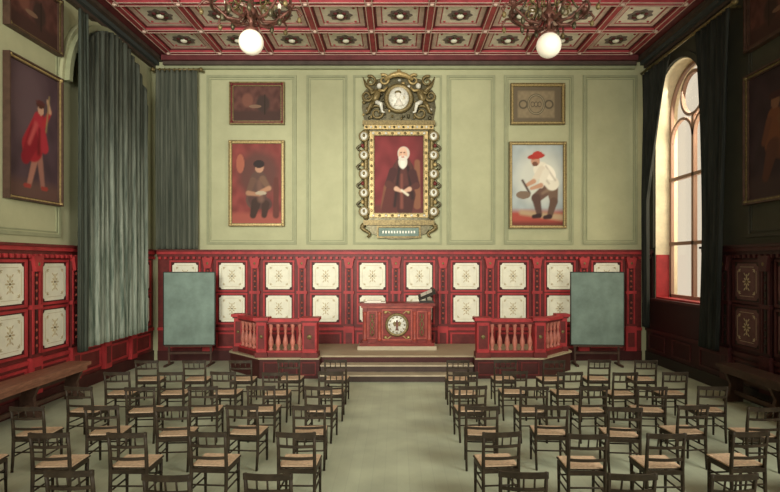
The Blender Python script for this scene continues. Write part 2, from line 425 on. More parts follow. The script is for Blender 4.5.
# ------------------------------------------------------------------ curtains
def curtain(T, name, m, zt, zb, ufn, wfn, folds, nz=40, nu=None, top=None, rod=None, thick=.05):
    b = MB(T); nu = nu or folds*8; vs = []; fs = []
    for j in range(nz+1):
        tz = j/nz
        for i in range(nu+1):
            t = i/nu; u0, u1 = ufn(tz)
            u = u0+(u1-u0)*t
            zt2 = min(zt, top(u)) if top else zt
            z = zt2+(zb-zt2)*tz
            w = wfn(tz)+thick*math.sin(2*math.pi*folds*t+1.2*math.sin(3*t+2*tz))+thick*.35*math.sin(2*math.pi*folds*.37*t+1+tz*2)
            vs.append((u, w, z))
    for j in range(nz):
        for i in range(nu):
            a = j*(nu+1)+i; fs.append((a, a+1, a+nu+2, a+nu+1))
    b.add(vs, fs, m, True)
    if rod:
        b.tube([(rod[0], rod[2], rod[3]), (rod[1], rod[2], rod[3])], .03, GOLDD)
        n = 10
        for i in range(n):
            u = rod[0]+(rod[1]-rod[0])*(i+.5)/n
            b.tube([(u, rod[2]+.05*math.cos(a), rod[3]-.01+.05*math.sin(a)) for a in [k*math.pi/4 for k in range(8)]], .008, GOLDD, 5, True)
        for u in rod[:2]: b.ell((u, rod[2], rod[3]), .06, GOLDD); b.box(u-.02, u+.02, 0, rod[2], rod[3]-.02, rod[3]+.02, GOLDD)
    o = b.obj(name); md = o.modifiers.new('thickness', 'SOLIDIFY'); md.thickness = .012
    return o
def ltop(u):
    d = min(LR-.02, abs(u-LC)); return LZ+math.sqrt(LR**2-d*d)
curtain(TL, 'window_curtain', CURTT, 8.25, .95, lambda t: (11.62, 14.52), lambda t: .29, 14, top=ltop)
curtain(TL, 'window_curtain', CURTD, 8.2, .9, lambda t: (11.28, 11.62+.08*math.sin(3*t)), lambda t: .34, 4, thick=.04, top=lambda u: 8.1)
curtain(TB, 'wall_curtain', CURTB, 8.18, 3.16, lambda t: (-6.75, -5.6), lambda t: .25, 8, rod=(-6.85, -5.5, .25, 8.2))
def farU(t): return (13.55+1.25*min(1, t/.5)**.8, 15.12)
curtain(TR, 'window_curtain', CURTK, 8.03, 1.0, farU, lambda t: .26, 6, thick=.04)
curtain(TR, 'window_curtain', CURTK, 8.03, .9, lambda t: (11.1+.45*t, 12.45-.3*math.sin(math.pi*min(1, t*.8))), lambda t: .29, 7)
b = MB(TR); b.tube([(11.0, .27, 8.1), (15.2, .27, 8.1)], .035, GOLDD); b.ell((11.0, .27, 8.1), .07, GOLDD)
b.box(11.2, 11.24, 0, .27, 8.08, 8.12, GOLDD); b.box(15.1, 15.14, 0, .27, 8.08, 8.12, GOLDD); b.obj('curtain_rod')

# ------------------------------------------------------------------ paintings
def sm(x): return max(0., min(1., x))
def E(u, v, cx, cy, rx, ry, rot=0, soft=.12):
    dx, dy = u-cx, v-cy
    if rot: c, s = math.cos(rot), math.sin(rot); dx, dy = dx*c+dy*s, -dx*s+dy*c
    return sm((1-math.hypot(dx/rx, dy/ry))/soft+.5)
def C(u, v, x0, y0, x1, y1, r0, r1, soft=.015):
    dx, dy = x1-x0, y1-y0; L = dx*dx+dy*dy; t = sm(((u-x0)*dx+(v-y0)*dy)/L)
    d = math.hypot(u-x0-dx*t, v-y0-dy*t); return sm((r0+(r1-r0)*t-d)/soft+.5)
def nz(u, v, s=9):
    return (math.sin(u*s*1.7+math.sin(v*s*2.3)*1.3)+math.sin(v*s*1.9+math.sin(u*s*2.9+1)*1.5))*.25
def compose(bg, layers):
    c = list(bg)
    for a, col in layers:
        if a > 0: c = [c[i]*(1-a)+col[i]*a for i in range(3)]
    return c
def p_maid(u, v):
    n = nz(u, v, 12); bg = [x*(1+.45*n) for x in (.20, .045, .04)]
    return compose(bg, [(E(u, v, .33, .62, .26, .3, 0, .5), (.11, .045, .038)), (sm((.16-v)*18), (.30, .08, .06)),
        (E(u, v, .10, .75, .05, .12), (.34, .11, .07)), (C(u, v, .55, .1, .55, .55, .04, .03), (.11, .035, .028)),
        (C(u, v, .33, .56, .30, .30, .10, .13), (.10, .055, .045)), (C(u, v, .30, .30, .42, .24, .10, .08), (.08, .04, .035)),
        (C(u, v, .42, .24, .40, .10, .05, .035), (.05, .025, .02)), (C(u, v, .30, .26, .26, .10, .06, .04), (.045, .025, .02)),
        (C(u, v, .34, .52, .36, .30, .03, .04, .04), (.15, .08, .06)),
        (C(u, v, .26, .54, .20, .38, .04, .03), (.13, .07, .05)), (C(u, v, .20, .38, .34, .36, .03, .02), (.34, .18, .11)),
        (C(u, v, .38, .56, .46, .44, .04, .03), (.16, .09, .06)), (C(u, v, .46, .44, .36, .40, .03, .02), (.38, .20, .12)),
        (E(u, v, .34, .70, .055, .065), (.42, .23, .15)), (E(u, v, .335, .745, .07, .05), (.03, .02, .02)),
        (E(u, v, .36, .38, .07, .025), (.40, .33, .24))])
def p_worker(u, v):
    n = nz(u, v, 11)
    bg = [x*(1+.25*n) for x in (.36, .41, .41)]
    return compose(bg, [(E(u, v, .34, .6, .3, .32, 0, .6), (.58, .60, .53)), (sm((.22-v)*14), (.36, .07, .05)), (sm((.07-v)*20), (.16, .04, .03)),
        (C(u, v, .12, .16, .62, .10, .03, .04, .04), (.42, .30, .18)),
        (C(u, v, .47, .48, .30, .34, .075, .06), (.14, .08, .06)), (C(u, v, .30, .34, .34, .14, .055, .035), (.10, .055, .045)),
        (C(u, v, .50, .46, .52, .30, .075, .05), (.16, .10, .07)), (C(u, v, .52, .30, .47, .12, .05, .035), (.12, .07, .05)),
        (C(u, v, .46, .45, .38, .40, .02, .015, .03), (.24, .16, .11)),
        (C(u, v, .34, .12, .27, .11, .03, .025), (.04, .02, .02)), (C(u, v, .47, .11, .41, .10, .03, .025), (.04, .02, .02)),
        (C(u, v, .36, .70, .50, .52, .095, .085), (.74, .70, .58)), (E(u, v, .46, .66, .07, .11, .6), (.86, .82, .70)),
        (C(u, v, .42, .74, .54, .56, .008, .008, .02), (.45, .40, .32)), (C(u, v, .40, .60, .46, .52, .008, .008, .02), (.45, .40, .32)),
        (C(u, v, .37, .70, .27, .55, .045, .035), (.68, .62, .50)), (C(u, v, .27, .55, .18, .50, .03, .022), (.50, .28, .18)),
        (C(u, v, .42, .66, .36, .50, .045, .035), (.74, .70, .58)), (C(u, v, .36, .50, .24, .46, .03, .02), (.50, .28, .18)),
        (C(u, v, .13, .56, .22, .40, .014, .014), (.08, .05, .04)), (E(u, v, .14, .38, .09, .05), (.20, .14, .10)),
        (E(u, v, .29, .80, .055, .062), (.50, .27, .18)), (E(u, v, .285, .765, .035, .03), (.18, .08, .05)),
        (E(u, v, .30, .86, .11, .035, .15), (.38, .04, .03)), (E(u, v, .32, .885, .065, .04), (.43, .045, .035))])
def p_elder(u, v):
    n = nz(u, v, 9); bg = [x*(1+.4*n) for x in (.17, .027, .03)]
    return compose(bg, [(sm((u-.50)*12)*.6, (.11, .025, .025)), (sm((.14-v)*20), (.12, .035, .03)),
        (C(u, v, .56, .66, .56, .10, .035, .045), (.22, .09, .05)), (C(u, v, .16, .34, .12, .08, .03, .03), (.18, .07, .04)),
        (C(u, v, .38, .56, .34, .30, .14, .18), (.07, .025, .022)), (C(u, v, .38, .64, .37, .5, .10, .15), (.09, .03, .026)),
        (C(u, v, .26, .24, .20, .06, .12, .10), (.10, .028, .024)), (C(u, v, .42, .24, .40, .06, .12, .10), (.065, .022, .02)),
        (C(u, v, .33, .60, .27, .10, .02, .02, .03), (.03, .014, .014)), (C(u, v, .44, .60, .50, .2, .02, .02, .03), (.03, .014, .014)),
        (C(u, v, .36, .5, .36, .08, .012, .02, .03), (.19, .06, .045)),
        (C(u, v, .25, .54, .19, .38, .055, .045), (.06, .02, .02)), (C(u, v, .19, .38, .29, .32, .045, .035), (.09, .03, .025)),
        (C(u, v, .50, .52, .55, .36, .055, .045), (.06, .02, .02)), (C(u, v, .55, .36, .46, .31, .04, .03), (.09, .03, .025)),
        (C(u, v, .29, .32, .35, .29, .03, .018), (.58, .36, .25)), (C(u, v, .46, .315, .40, .29, .03, .018), (.58, .36, .25)),
        (C(u, v, .36, .30, .44, .24, .014, .014), (.66, .60, .47)),
        (E(u, v, .385, .775, .078, .088), (.56, .50, .42)), (E(u, v, .375, .765, .056, .082), (.60, .36, .25)),
        (E(u, v, .375, .825, .05, .03), (.64, .42, .30)),
        (E(u, v, .375, .665, .058, .085), (.62, .59, .51)), (E(u, v, .375, .64, .03, .06, 0, .6), (.74, .71, .62)), (E(u, v, .375, .715, .058, .033), (.62, .58, .5)),
        (E(u, v, .375, .727, .02, .01), (.42, .12, .10)), (E(u, v, .353, .785, .012, .008), (.06, .03, .02)), (E(u, v, .395, .785, .012, .008), (.06, .03, .02)),
        (E(u, v, .372, .755, .01, .025), (.68, .44, .31))])
def p_cloak(u, v):
    n = nz(u, v, 9); bg = [x*(1+.4*n) for x in (.07, .042, .052)]
    return compose(bg, [(E(u, v, .2, .75, .22, .3, 0, .7), (.11, .07, .08)), (sm((.16-v)*14), (.12, .065, .055)),
        (C(u, v, .30, .34, .22, .10, .035, .025), (.35, .16, .12)), (C(u, v, .34, .34, .38, .10, .035, .025), (.30, .14, .11)),
        (E(u, v, .20, .09, .045, .02), (.30, .05, .04)), (E(u, v, .40, .09, .045, .02), (.30, .05, .04)),
        (C(u, v, .34, .62, .26, .40, .07, .12), (.32, .02, .03)), (C(u, v, .30, .50, .18, .30, .08, .05), (.22, .012, .022)),
        (C(u, v, .33, .62, .40, .42, .06, .05), (.38, .03, .045)), (C(u, v, .39, .60, .47, .72, .028, .02), (.40, .03, .04)),
        (C(u, v, .47, .72, .44, .80, .018, .014), (.50, .3, .2)), (C(u, v, .46, .84, .42, .55, .007, .007), (.3, .22, .1)),
        (C(u, v, .30, .58, .22, .42, .02, .015, .03), (.48, .08, .08)), (C(u, v, .34, .55, .33, .36, .01, .02, .03), (.14, .01, .015)),
        (E(u, v, .355, .71, .038, .045), (.52, .30, .21)), (E(u, v, .35, .745, .05, .025), (.08, .03, .02)), (E(u, v, .355, .765, .06, .015), (.10, .03, .03))])
def p_smith(u, v):
    n = nz(u, v, 9); bg = [x*(1+.4*n) for x in (.035, .02, .025)]
    return compose(bg, [(sm((.2-v)*14), (.05, .03, .03)), (C(u, v, .30, .62, .30, .42, .08, .11), (.16, .06, .03)),
        (C(u, v, .30, .38, .42, .32, .08, .06), (.10, .04, .025)), (C(u, v, .42, .32, .41, .14, .05, .03), (.08, .035, .025)),
        (C(u, v, .28, .38, .20, .16, .07, .04), (.09, .035, .025)), (C(u, v, .36, .6, .44, .48, .035, .03), (.16, .07, .035)),
        (C(u, v, .24, .6, .18, .44, .035, .03), (.13, .05, .03)), (E(u, v, .31, .74, .05, .06), (.2, .10, .06)), (E(u, v, .31, .79, .07, .03), (.05, .02, .02))])
def p_still(u, v):
    n = nz(u, v, 8); bg = [x*(1+.5*n) for x in (.10, .042, .034)]
    return compose(bg, [(sm((.35-v)*10), (.06, .03, .025)), (E(u, v, .4, .6, .16, .2, 0, .4), (.17, .07, .05)), (E(u, v, .85, .5, .2, .25, 0, .4), (.05, .03, .025)),
        (C(u, v, .9, .2, .9, .75, .02, .015), (.03, .02, .015)), (E(u, v, .62, .42, .18, .05), (.20, .12, .08))])
def p_wreath(u, v):
    n = nz(u, v, 14); bg = [x*(1+.2*n) for x in (.24, .19, .115)]
    L = [(sm((abs(u-.65)-.5)*20), (.14, .11, .07)), (sm((abs(v-.5)-.36)*20), (.14, .11, .07))]
    r = math.hypot((u-.65)/.23, (v-.5)/.27)
    L += [(sm((.16-abs(r-1))*12), (.08, .07, .045)), (sm((.05-abs(r-1))*25), (.42, .35, .22))]
    for cx in (.28, 1.02):
        r2 = math.hypot(u-cx, v-.5); L += [(sm((.035-abs(r2-.11))*40), (.09, .075, .05))]
    for cx in (.55, .65, .75):
        L += [(sm((.018-abs(math.hypot((u-cx)/.7, v-.5)-.07))*70), (.07, .055, .04))]
    return compose(bg, L)

def canvas(w, h, fn, name, T, N=90):
    ny = N; nx = max(20, int(N*w/h)); vs = []; fs = []; cols = []
    for j in range(ny+1):
        for i in range(nx+1):
            vs.append(tuple(T @ Vector(((i/nx-.5)*w, .02, (j/ny-.5)*h))))
            c = fn(i/nx*w/h, j/ny); cols += [max(0, c[0]), max(0, c[1]), max(0, c[2]), 1.]
    for j in range(ny):
        for i in range(nx):
            a = j*(nx+1)+i; fs.append((a, a+1, a+nx+2, a+nx+1))
    me = bpy.data.meshes.new(name); me.from_pydata(vs, [], fs)
    at = me.color_attributes.new('Col', 'FLOAT_COLOR', 'POINT'); at.data.foreach_set('color', cols)
    me.materials.append(PAINT)
    o = bpy.data.objects.new(name, me); S.collection.objects.link(o); return o
def painting(T, name, uc, zc, w, h, fn, fr=.09, g=GOLD, g2=GOLDD, flip=False):
    M = T @ Matrix.Translation((uc, .035, zc))
    e = bpy.data.objects.new(name, None); S.collection.objects.link(e)
    iw, ih = w-2*fr, h-2*fr
    Tc = M @ (Matrix.Scale(-1, 4, (1, 0, 0)) if flip else Matrix.Identity(4))
    c = canvas(iw, ih, fn, 'canvas', Tc); c.parent = e
    b = MB(M)
    b.box(-w/2+.01, w/2-.01, -.03, .012, -h/2+.01, h/2-.01, BLACK)
    b.frame(-w/2, w/2, -h/2, h/2, fr*.35, -.03, .10, g2); b.frame(-w/2+fr*.35, w/2-fr*.35, -h/2+fr*.35, h/2-fr*.35, fr*.4, 0, .065, g)
    b.frame(-w/2+fr*.75, w/2-fr*.75, -h/2+fr*.75, h/2-fr*.75, fr*.25, 0, .05, g2)
    for sx in (-1, 1):
        for sz in (-1, 1): b.ell((sx*(w/2-fr/2), .07, sz*(h/2-fr/2)), (fr*.5, .04, fr*.5), g, 8, 5)
    o = b.obj('frame'); o.parent = e
    return e
painting(TB, 'framed_painting', -3.97, 7.3, 1.56, 1.2, p_still, .11, REDM, GOLDD)
painting(TB, 'framed_painting', -3.98, 5.03, 1.58, 2.44, p_maid, .09)
painting(TB, 'framed_painting', 3.99, 7.28, 1.54, 1.17, p_wreath, .09, GOLD, GOLDD)
painting(TB, 'framed_painting', 3.99, 4.98, 1.62, 2.46, p_worker, .09)
painting(TL, 'framed_painting', 10.35, 5.25, 1.55, 2.62, p_cloak, .08, GOLD, OAKD)
painting(TL, 'framed_painting', 10.35, 7.6, 1.55, 1.15, p_still, .09, GOLDD, OAKD)
painting(TR, 'framed_painting', 10.15, 5.25, 1.65, 2.6, p_smith, .10, GOLDD, OAKD, True)
painting(TR, 'framed_painting', 10.15, 7.6, 1.6, 1.15, p_still, .10, OAKD, OAKD)

# ornate central portrait
M = TB @ Matrix.Translation((.05, .035, 0))
e = bpy.data.objects.new('ornate_portrait_painting', None); S.collection.objects.link(e)
c = canvas(1.42, 2.2, p_elder, 'canvas', M @ Matrix.Translation((0, .06, 5.27)), 120); c.parent = e
b = MB(M)
b.box(-.95, .95, -.03, .06, 3.9, 6.75, BRONZE)
b.frame(-.82, .82, 4.06, 6.48, .11, .06, .14, GOLD); b.frame(-.72, .72, 4.15, 6.39, .03, .06, .17, GOLDD)
for i in range(9):
    x = -.72+.18*i
    for z in (4.11, 6.43): b.ell((x, .15, z), (.045, .03, .035), GOLDD if i % 2 else SILVER, 7, 5)
for i in range(12):
    z = 4.25+.18*i
    for x in (-.77, .77): b.ell((x, .15, z), (.035, .03, .045), GOLDD if i % 2 else GOLD, 7, 5)
b.box(-1.02, 1.02, -.03, .2, 6.66, 6.78, GOLDD); b.box(-.98, .98, -.03, .16, 6.54, 6.66, GOLD); b.box(-1.0, 1.0, -.03, .18, 3.84, 3.98, GOLDD)
for i in range(15): b.ell((-.91+.13*i, .17, 6.60), (.035, .03, .035), SILVER if i % 2 else BRONZE, 7, 5)
for sx in (-1, 1):
    b.lathe([(.05, 4.0), (.09, 4.05), (.06, 4.15), (.075, 5.2), (.055, 6.35), (.1, 6.45), (.1, 6.52)], (sx*.93, .1, 0), GOLDD, 12)
    for k in range(5):
        z = 4.22+k*.53
        b.lathe([(.001, 0), (.155, 0), (.155, .04), (.125, .07), (.11, .04), (.001, .04)], (sx*.98, .14, z), GOLDD, 16, 'y')
        b.ell((sx*.98, .18, z), (.105, .04, .11), SILVER, 12, 8)
        b.ell((sx*.98, .215, z+.01), (.04, .02, .055), GOLDD, 8, 6)
        zc = z+.265
        if k < 4:
            pts = [(sx*(1.08+.12*math.sin(t)*(1-t/8)), .08, zc-.13+.26*t/5) for t in [i*.5 for i in range(11)]]
            b.tube(pts, .035, BRONZE, 6)
            b.ell((sx*1.02, .15, zc), (.05, .04, .06), REDM if k % 2 else GOLD, 8, 6)
    b.tube([(sx*(.98-.10*i/8+.09*math.sin(i*.8)), .1, 3.86-.045*i) for i in range(9)], [.07-.005*i for i in range(9)], GOLDD, 8)
b.prism([(-.95, 3.86), (.95, 3.86), (.75, 3.6), (.3, 3.45), (-.3, 3.45), (-.75, 3.6)], -.03, .08, BRONZE)
b.box(-.56, .56, .05, .12, 3.53, 3.76, SLATE); b.frame(-.62, .62, 3.48, 3.82, .045, .05, .15, GOLDD)
for i in range(12): b.box(-.46+.08*i, -.42+.08*i, .12, .123, 3.61, 3.68, SILVER)
# crest
b.prism([(-.98, 6.78), (.98, 6.78), (1.05, 7.2), (.98, 7.65), (.6, 8.0), (0, 8.1), (-.6, 8.0), (-.98, 7.65), (-1.05, 7.2)], -.03, .03, BRONZE)
b.lathe([(.001, 0), (.42, 0), (.42, .10), (.36, .15), (.30, .08), (.001, .08)], (0, .03, 7.42), GOLDD, 24, 'y')
b.ell((0, .12, 7.42), (.29, .09, .32), SILVER, 20, 12)
b.ell((-.02, .2, 7.5), (.085, .05, .11), PAPER, 12, 8); b.tube([(-.01, .18, 7.4), (0, .17, 7.3), (0, .15, 7.2)], [.04, .1, .15], PAPER, 8)
b.ell((-.02, .2, 7.56), (.095, .05, .06), GOLDD, 10, 6); b.ell((.14, .17, 7.42), (.05, .03, .12), GOLD, 8, 6)
def spiral(cx, cz, r, turns, s, w=.08, a0=0):
    return [(cx+s*r*(1-.8*i/30)*math.cos(a0+turns*2*math.pi*i/30), w, cz+r*(1-.8*i/30)*math.sin(a0+turns*2*math.pi*i/30)) for i in range(31)]
for s in (-1, 1):
    b.tube(spiral(s*.62, 7.02, .24, 1.5, s), [.055-.001*i for i in range(31)], GOLDD, 7)
    b.tube(spiral(s*.90, 7.50, .18, 1.5, s, a0=2), [.05-.001*i for i in range(31)], GOLDD, 7)
    b.tube(spiral(s*.42, 7.95, .16, 1.4, s, a0=1), [.045-.001*i for i in range(31)], GOLD, 7)
    b.tube(spiral(s*.80, 7.92, .15, 1.4, s, a0=1), [.045-.001*i for i in range(31)], GOLDD, 7)
    b.tube([(s*.68, .14, 7.28), (s*.66, .17, 7.40), (s*.60, .17, 7.55), (s*.57, .16, 7.66)], [.08, .10, .10, .05], GOLDD, 10)
    b.ell((s*.55, .19, 7.75), (.075, .075, .085), SILVER, 10, 8); b.ell((s*.56, .17, 7.79), (.08, .08, .06), GOLDD, 10, 6)
    b.tube([(s*.56, .2, 7.62), (s*.42, .24, 7.60), (s*.32, .2, 7.72)], [.045, .035, .025], GOLD, 8)
    b.tube([(s*.64, .2, 7.62), (s*.76, .22, 7.52), (s*.86, .18, 7.62)], [.045, .035, .025], GOLDD, 8)
    b.tube([(s*.66, .16, 7.32), (s*.50, .24, 7.22), (s*.46, .18, 7.02), (s*.40, .22, 7.0)], [.07, .06, .035, .03], SILVER, 8)
    b.tube([(s*.70, .16, 7.32), (s*.80, .24, 7.18), (s*.88, .18, 7.0), (s*.94, .2, 6.98)], [.07, .06, .035, .03], GOLDD, 8)
    b.tube([(s*.7, .08, 7.6), (s*.92, .06, 7.8), (s*1.02, .05, 8.05)], [.07, .05, .01], GOLDD, 6)
b.tube([(-.4, .1, 7.95), (-.2, .14, 8.06), (0, .16, 8.1), (.2, .14, 8.06), (.4, .1, 7.95)], [.05, .07, .09, .07, .05], GOLD, 8)
b.ell((0, .1, 8.16), (.07, .06, .09), GOLD)
random.seed(9)
for i in range(70):
    x = random.uniform(-1.0, 1.0); z = random.uniform(6.85, 8.0)
    if math.hypot(x, z-7.42) < .42 or abs(x) > 1.25-(z-6.85)*.5: continue
    b.ell((x, .05, z), (random.uniform(.03, .065), .05, random.uniform(.03, .065)), random.choice((GOLD, GOLDD, SILVER, BRONZE, BRONZE)), 7, 5)
o = b.obj('frame'); o.parent = e

# ------------------------------------------------------------------ stage + steps
YS = 15.19
poly = [(-4.32, YS), (-4.32, 14.0), (-3.3, 12.95), (-1.86, 12.95), (-1.86, 13.3), (1.86, 13.3), (1.86, 12.95), (3.5, 12.95), (4.5, 14.0), (4.5, YS)]
b = MB(); b.prism(poly, 0, .46, REDD, 'z')
b.prism([(x*1.006, y-(.02 if y < 15 else 0)) for x, y in poly], .46, .5, STAGE, 'z')
for xa, xb in ((-3.25, -1.9), (1.9, 3.45)):
    for i in range(3):
        w = (xb-xa)/3; b.frame(xa+i*w+.04, xa+(i+1)*w-.04, .08, .40, .03, 12.93, 12.95, REDM)
b.obj('stage_platform')
b = MB()
for z, y0, y1 in ((.333, 12.95, 13.28), (.167, 12.6, 12.95)):
    b.box(-1.83, 1.83, y0, y1, 0, z-.035, STEP); b.box(-1.84, 1.84, y0-.03, y1, z-.035, z, STEPT)
b.obj('stage_steps')

# balustrades
def balustrade(name, pts, nb, big):
    b = MB(); z0 = .5
    def post(x, y, hw):
        b.box(x-hw-.03, x+hw+.03, y-hw-.03, y+hw+.03, z0, z0+.12, REDM)
        b.box(x-hw, x+hw, y-hw, y+hw, z0+.12, z0+.85, RED)
        b.box(x-hw-.03, x+hw+.03, y-hw-.03, y+hw+.03, z0+.85, z0+.89, REDM)
        b.box(x-hw-.06, x+hw+.06, y-hw-.06, y+hw+.06, z0+.89, z0+.96, RED)
        b.box(x-hw+.03, x+hw-.03, y-hw-.006, y-hw, z0+.2, z0+.78, REDM)
        b.frame(x-hw+.02, x+hw-.02, z0+.19, z0+.79, .02, y-hw-.018, y-hw, RED)
        b.lathe([(.001, 0), (hw*.4, 0), (hw*.3, -.02), (.001, -.02)], (x, y-hw, z0+.5), GOLDD, 10, 'y')
    for (x, y), hw in zip(pts, big): post(x, y, hw)
    for i in range(len(pts)-1):
        a, c = Vector((*pts[i], 0)), Vector((*pts[i+1], 0)); d = c-a; L = d.length; ang = math.atan2(d.y, d.x)
        b.T = Matrix.Translation(a) @ Matrix.Rotation(ang, 4, 'Z')
        l0, l1 = big[i], L-big[i+1]
        b.box(l0, l1, -.09, .09, z0, z0+.11, REDM); b.box(l0, l1, -.07, .07, z0+.11, z0+.15, RED)
        b.box(l0, l1, -.08, .08, z0+.80, z0+.85, REDM); b.box(l0, l1, -.11, .11, z0+.85, z0+.93, RED)
        n = nb[i]
        for k in range(n):
            x = l0+(l1-l0)*(k+.5)/n
            b.lathe([(.055, .15), (.055, .19), (.03, .21), (.05, .27), (.066, .34), (.055, .42), (.03, .52), (.025, .58), (.04, .60), (.03, .64), (.045, .72), (.055, .76), (.055, .80)],
                    (x, 0, z0), BALU, 10)
        b.T = Matrix.Identity(4)
    return b.obj(name)
balustrade('stage_balustrade', [(-4.1, 14.05), (-3.27, 13.12), (-2.1, 13.12)], (5, 5), (.11, .12, .17))
balustrade('stage_balustrade', [(2.07, 13.12), (3.45, 13.12), (4.28, 14.05)], (6, 5), (.15, .13, .11))

# ------------------------------------------------------------------ desk
b = MB(); y0, y1 = 14.1, 14.75; Z = .5
b.box(-1.03, 1.03, y0-.03, y1+.03, Z, Z+.10, STEPT); b.box(-.98, .98, y0, y1, Z+.10, Z+.18, DESK)
b.box(-.88, .88, y0+.08, y1-.02, Z+.18, Z+1.12, DESK)
b.box(-.94, .94, y0+.02, y1, Z+1.10, Z+1.15, DESKL); b.box(-1.0, 1.0, y0-.03, y1+.03, Z+1.15, Z+1.22, DESK)
for x in (-.84, -.46, .46, .84):
    b.box(x-.06, x+.06, y0+.03, y0+.1, Z+.18, Z+1.1, DESK)
    b.lathe([(.05, 0), (.05, .06), (.035, .09), (.045, .3), (.035, .62), (.05, .68), (.05, .76)], (x, y0+.03, Z+.24), DESKL, 10)
for x0_, x1_ in ((-.78, -.52), (.52, .78)):
    b.frame(x0_, x1_, Z+.28, Z+1.02, .035, y0+.05, y0+.08, DESKL)
    b.tube([((x0_+x1_)/2+.05*math.sin(i*.9), y0+.07, Z+.36+i*.058) for i in range(11)], .016, GOLDD, 6)
    b.tube([((x0_+x1_)/2-.05*math.sin(i*.9), y0+.07, Z+.36+i*.058) for i in range(11)], .016, GOLDD, 6)
b.frame(-.40, .40, Z+.24, Z+1.06, .04, y0+.05, y0+.085, DESKL)
b.lathe([(.001, 0), (.31, 0), (.31, -.03), (.27, -.05), (.25, -.03), (.001, -.03)], (0, y0+.08, Z+.65), GOLDD, 28, 'y')
b.lathe([(.001, 0), (.245, 0), (.235, -.01), (.001, -.01)], (0, y0+.055, Z+.65), SILVER, 28, 'y')
for i in range(12):
    a = i*math.pi/6; b.ell((.205*math.cos(a), y0+.042, Z+.65+.205*math.sin(a)), (.022, .01, .022), GOLDD, 6, 4)
ye0, ye1 = y0+.03, y0+.05
for s in (-1, 1):
    b.prism([(s*.01, Z+.71), (s*.07, Z+.75), (s*.11, Z+.70), (s*.08, Z+.61), (s*.03, Z+.63)], ye0, ye1, GOLDD)
b.prism([(-.03, Z+.73), (.03, Z+.73), (.035, Z+.62), (.02, Z+.57), (.05, Z+.51), (-.05, Z+.51), (-.02, Z+.57), (-.035, Z+.62)], ye0-.005, ye1, UMBER)
b.ell((0, ye0, Z+.755), (.025, .015, .025), UMBER, 8, 6)
for sx in (-1, 1):
    for sz in (-1, 1):
        b.lathe([(.001, 0), (.05, 0), (.03, -.03), (.001, -.03)], (sx*.30, y0+.08, Z+.65+sz*.33), GOLD, 10, 'y')
        b.tube([(sx*(.30-.03*i), y0+.065, Z+.65+sz*(.33+.03*math.sin(i*1.0))) for i in range(6)], .014, GOLD, 5)
b.obj('speaker_desk')
b = MB()  # slanted reading stand: dark desk with open pages on it
zt = Z+1.22
b.box(.60, .98, 14.35, 14.62, zt, zt+.04, IRON); b.box(.77, .81, 14.46, 14.5, zt, zt+.2, IRON)
b.T = Matrix.Translation((.79, 14.47, zt+.24)) @ Matrix.Rotation(math.radians(14), 4, 'X') @ Matrix.Rotation(math.radians(-24), 4, 'Y')
b.box(-.24, .24, -.19, .19, -.05, 0, BLACK); b.box(-.16, -.005, -.13, .15, 0, .012, PAPER); b.box(.005, .16, -.13, .15, 0, .012, PAPER); b.box(-.24, .24, -.21, -.19, -.05, .03, BLACK)
b.obj('reading_stand')
b = MB(); b.box(-.86, -.3, 14.25, 14.6, zt, zt+.025, PAPER); b.box(-.80, -.42, 14.3, 14.55, zt+.025, zt+.06, PAPER)
b.obj('stack_of_papers')

# ------------------------------------------------------------------ blackboards on stands
def blackboard(x, y, rot, w=1.36, z0=.56, z1=2.52):
    b = MB()
    b.box(-w/2, w/2, -.015, .02, z0, z1, SLATE); b.frame(-w/2-.015, w/2+.015, z0-.015, z1+.015, .022, -.02, .03, IRON)
    for s in (-1, 1):
        b.box(s*(w/2-.12)-.025, s*(w/2-.12)+.025, .03, .07, .04, z1-.1, OAKD)
        b.box(s*(w/2-.12)-.03, s*(w/2-.12)+.03, -.28, .32, 0, .05, OAKD)
    b.box(-w/2+.12, w/2-.12, .035, .065, .3, .36, OAKD); b.box(-w/2+.05, w/2-.05, -.07, -.02, z0-.05, z0-.01, OAKD)
    b.obj('blackboard', (x, y, 0), (0, 0, math.radians(rot)))
blackboard(-5.62, 14.62, 2); blackboard(5.42, 14.62, -4, 1.4)

# ------------------------------------------------------------------ wall benches
def bench(T, name, u0, u1, mt, ml):
    b = MB(T)
    b.box(u0, u1, .21, .66, .68, .75, mt); b.box(u0+.04, u1-.04, .56, .60, .58, .68, mt); b.box(u0, u1, .21, .25, .4, .68, ml)
    n = int((u1-u0)/1.25)
    for i in range(n+1):
        u = u0+.15+(u1-u0-.3)*i/n
        vs = [(.22, 0), (.58, 0), (.58, .09), (.50, .14), (.46, .35), (.56, .58), (.60, .68), (.22, .68)]
        m = len(vs); b.add([(u-.04, p, q) for p, q in vs]+[(u+.04, p, q) for p, q in vs], [tuple(range(m)), tuple(range(m, 2*m))]+[(k, (k+1) % m, m+(k+1) % m, m+k) for k in range(m)], ml)
    b.box(u0+.1, u1-.1, .34, .40, .16, .24, ml)
    b.obj(name)
bench(TL, 'wall_bench', 3.0, 11.2, OAK, OAKD); bench(TR, 'wall_bench', 3.0, 11.0, OAKD, OAKD)

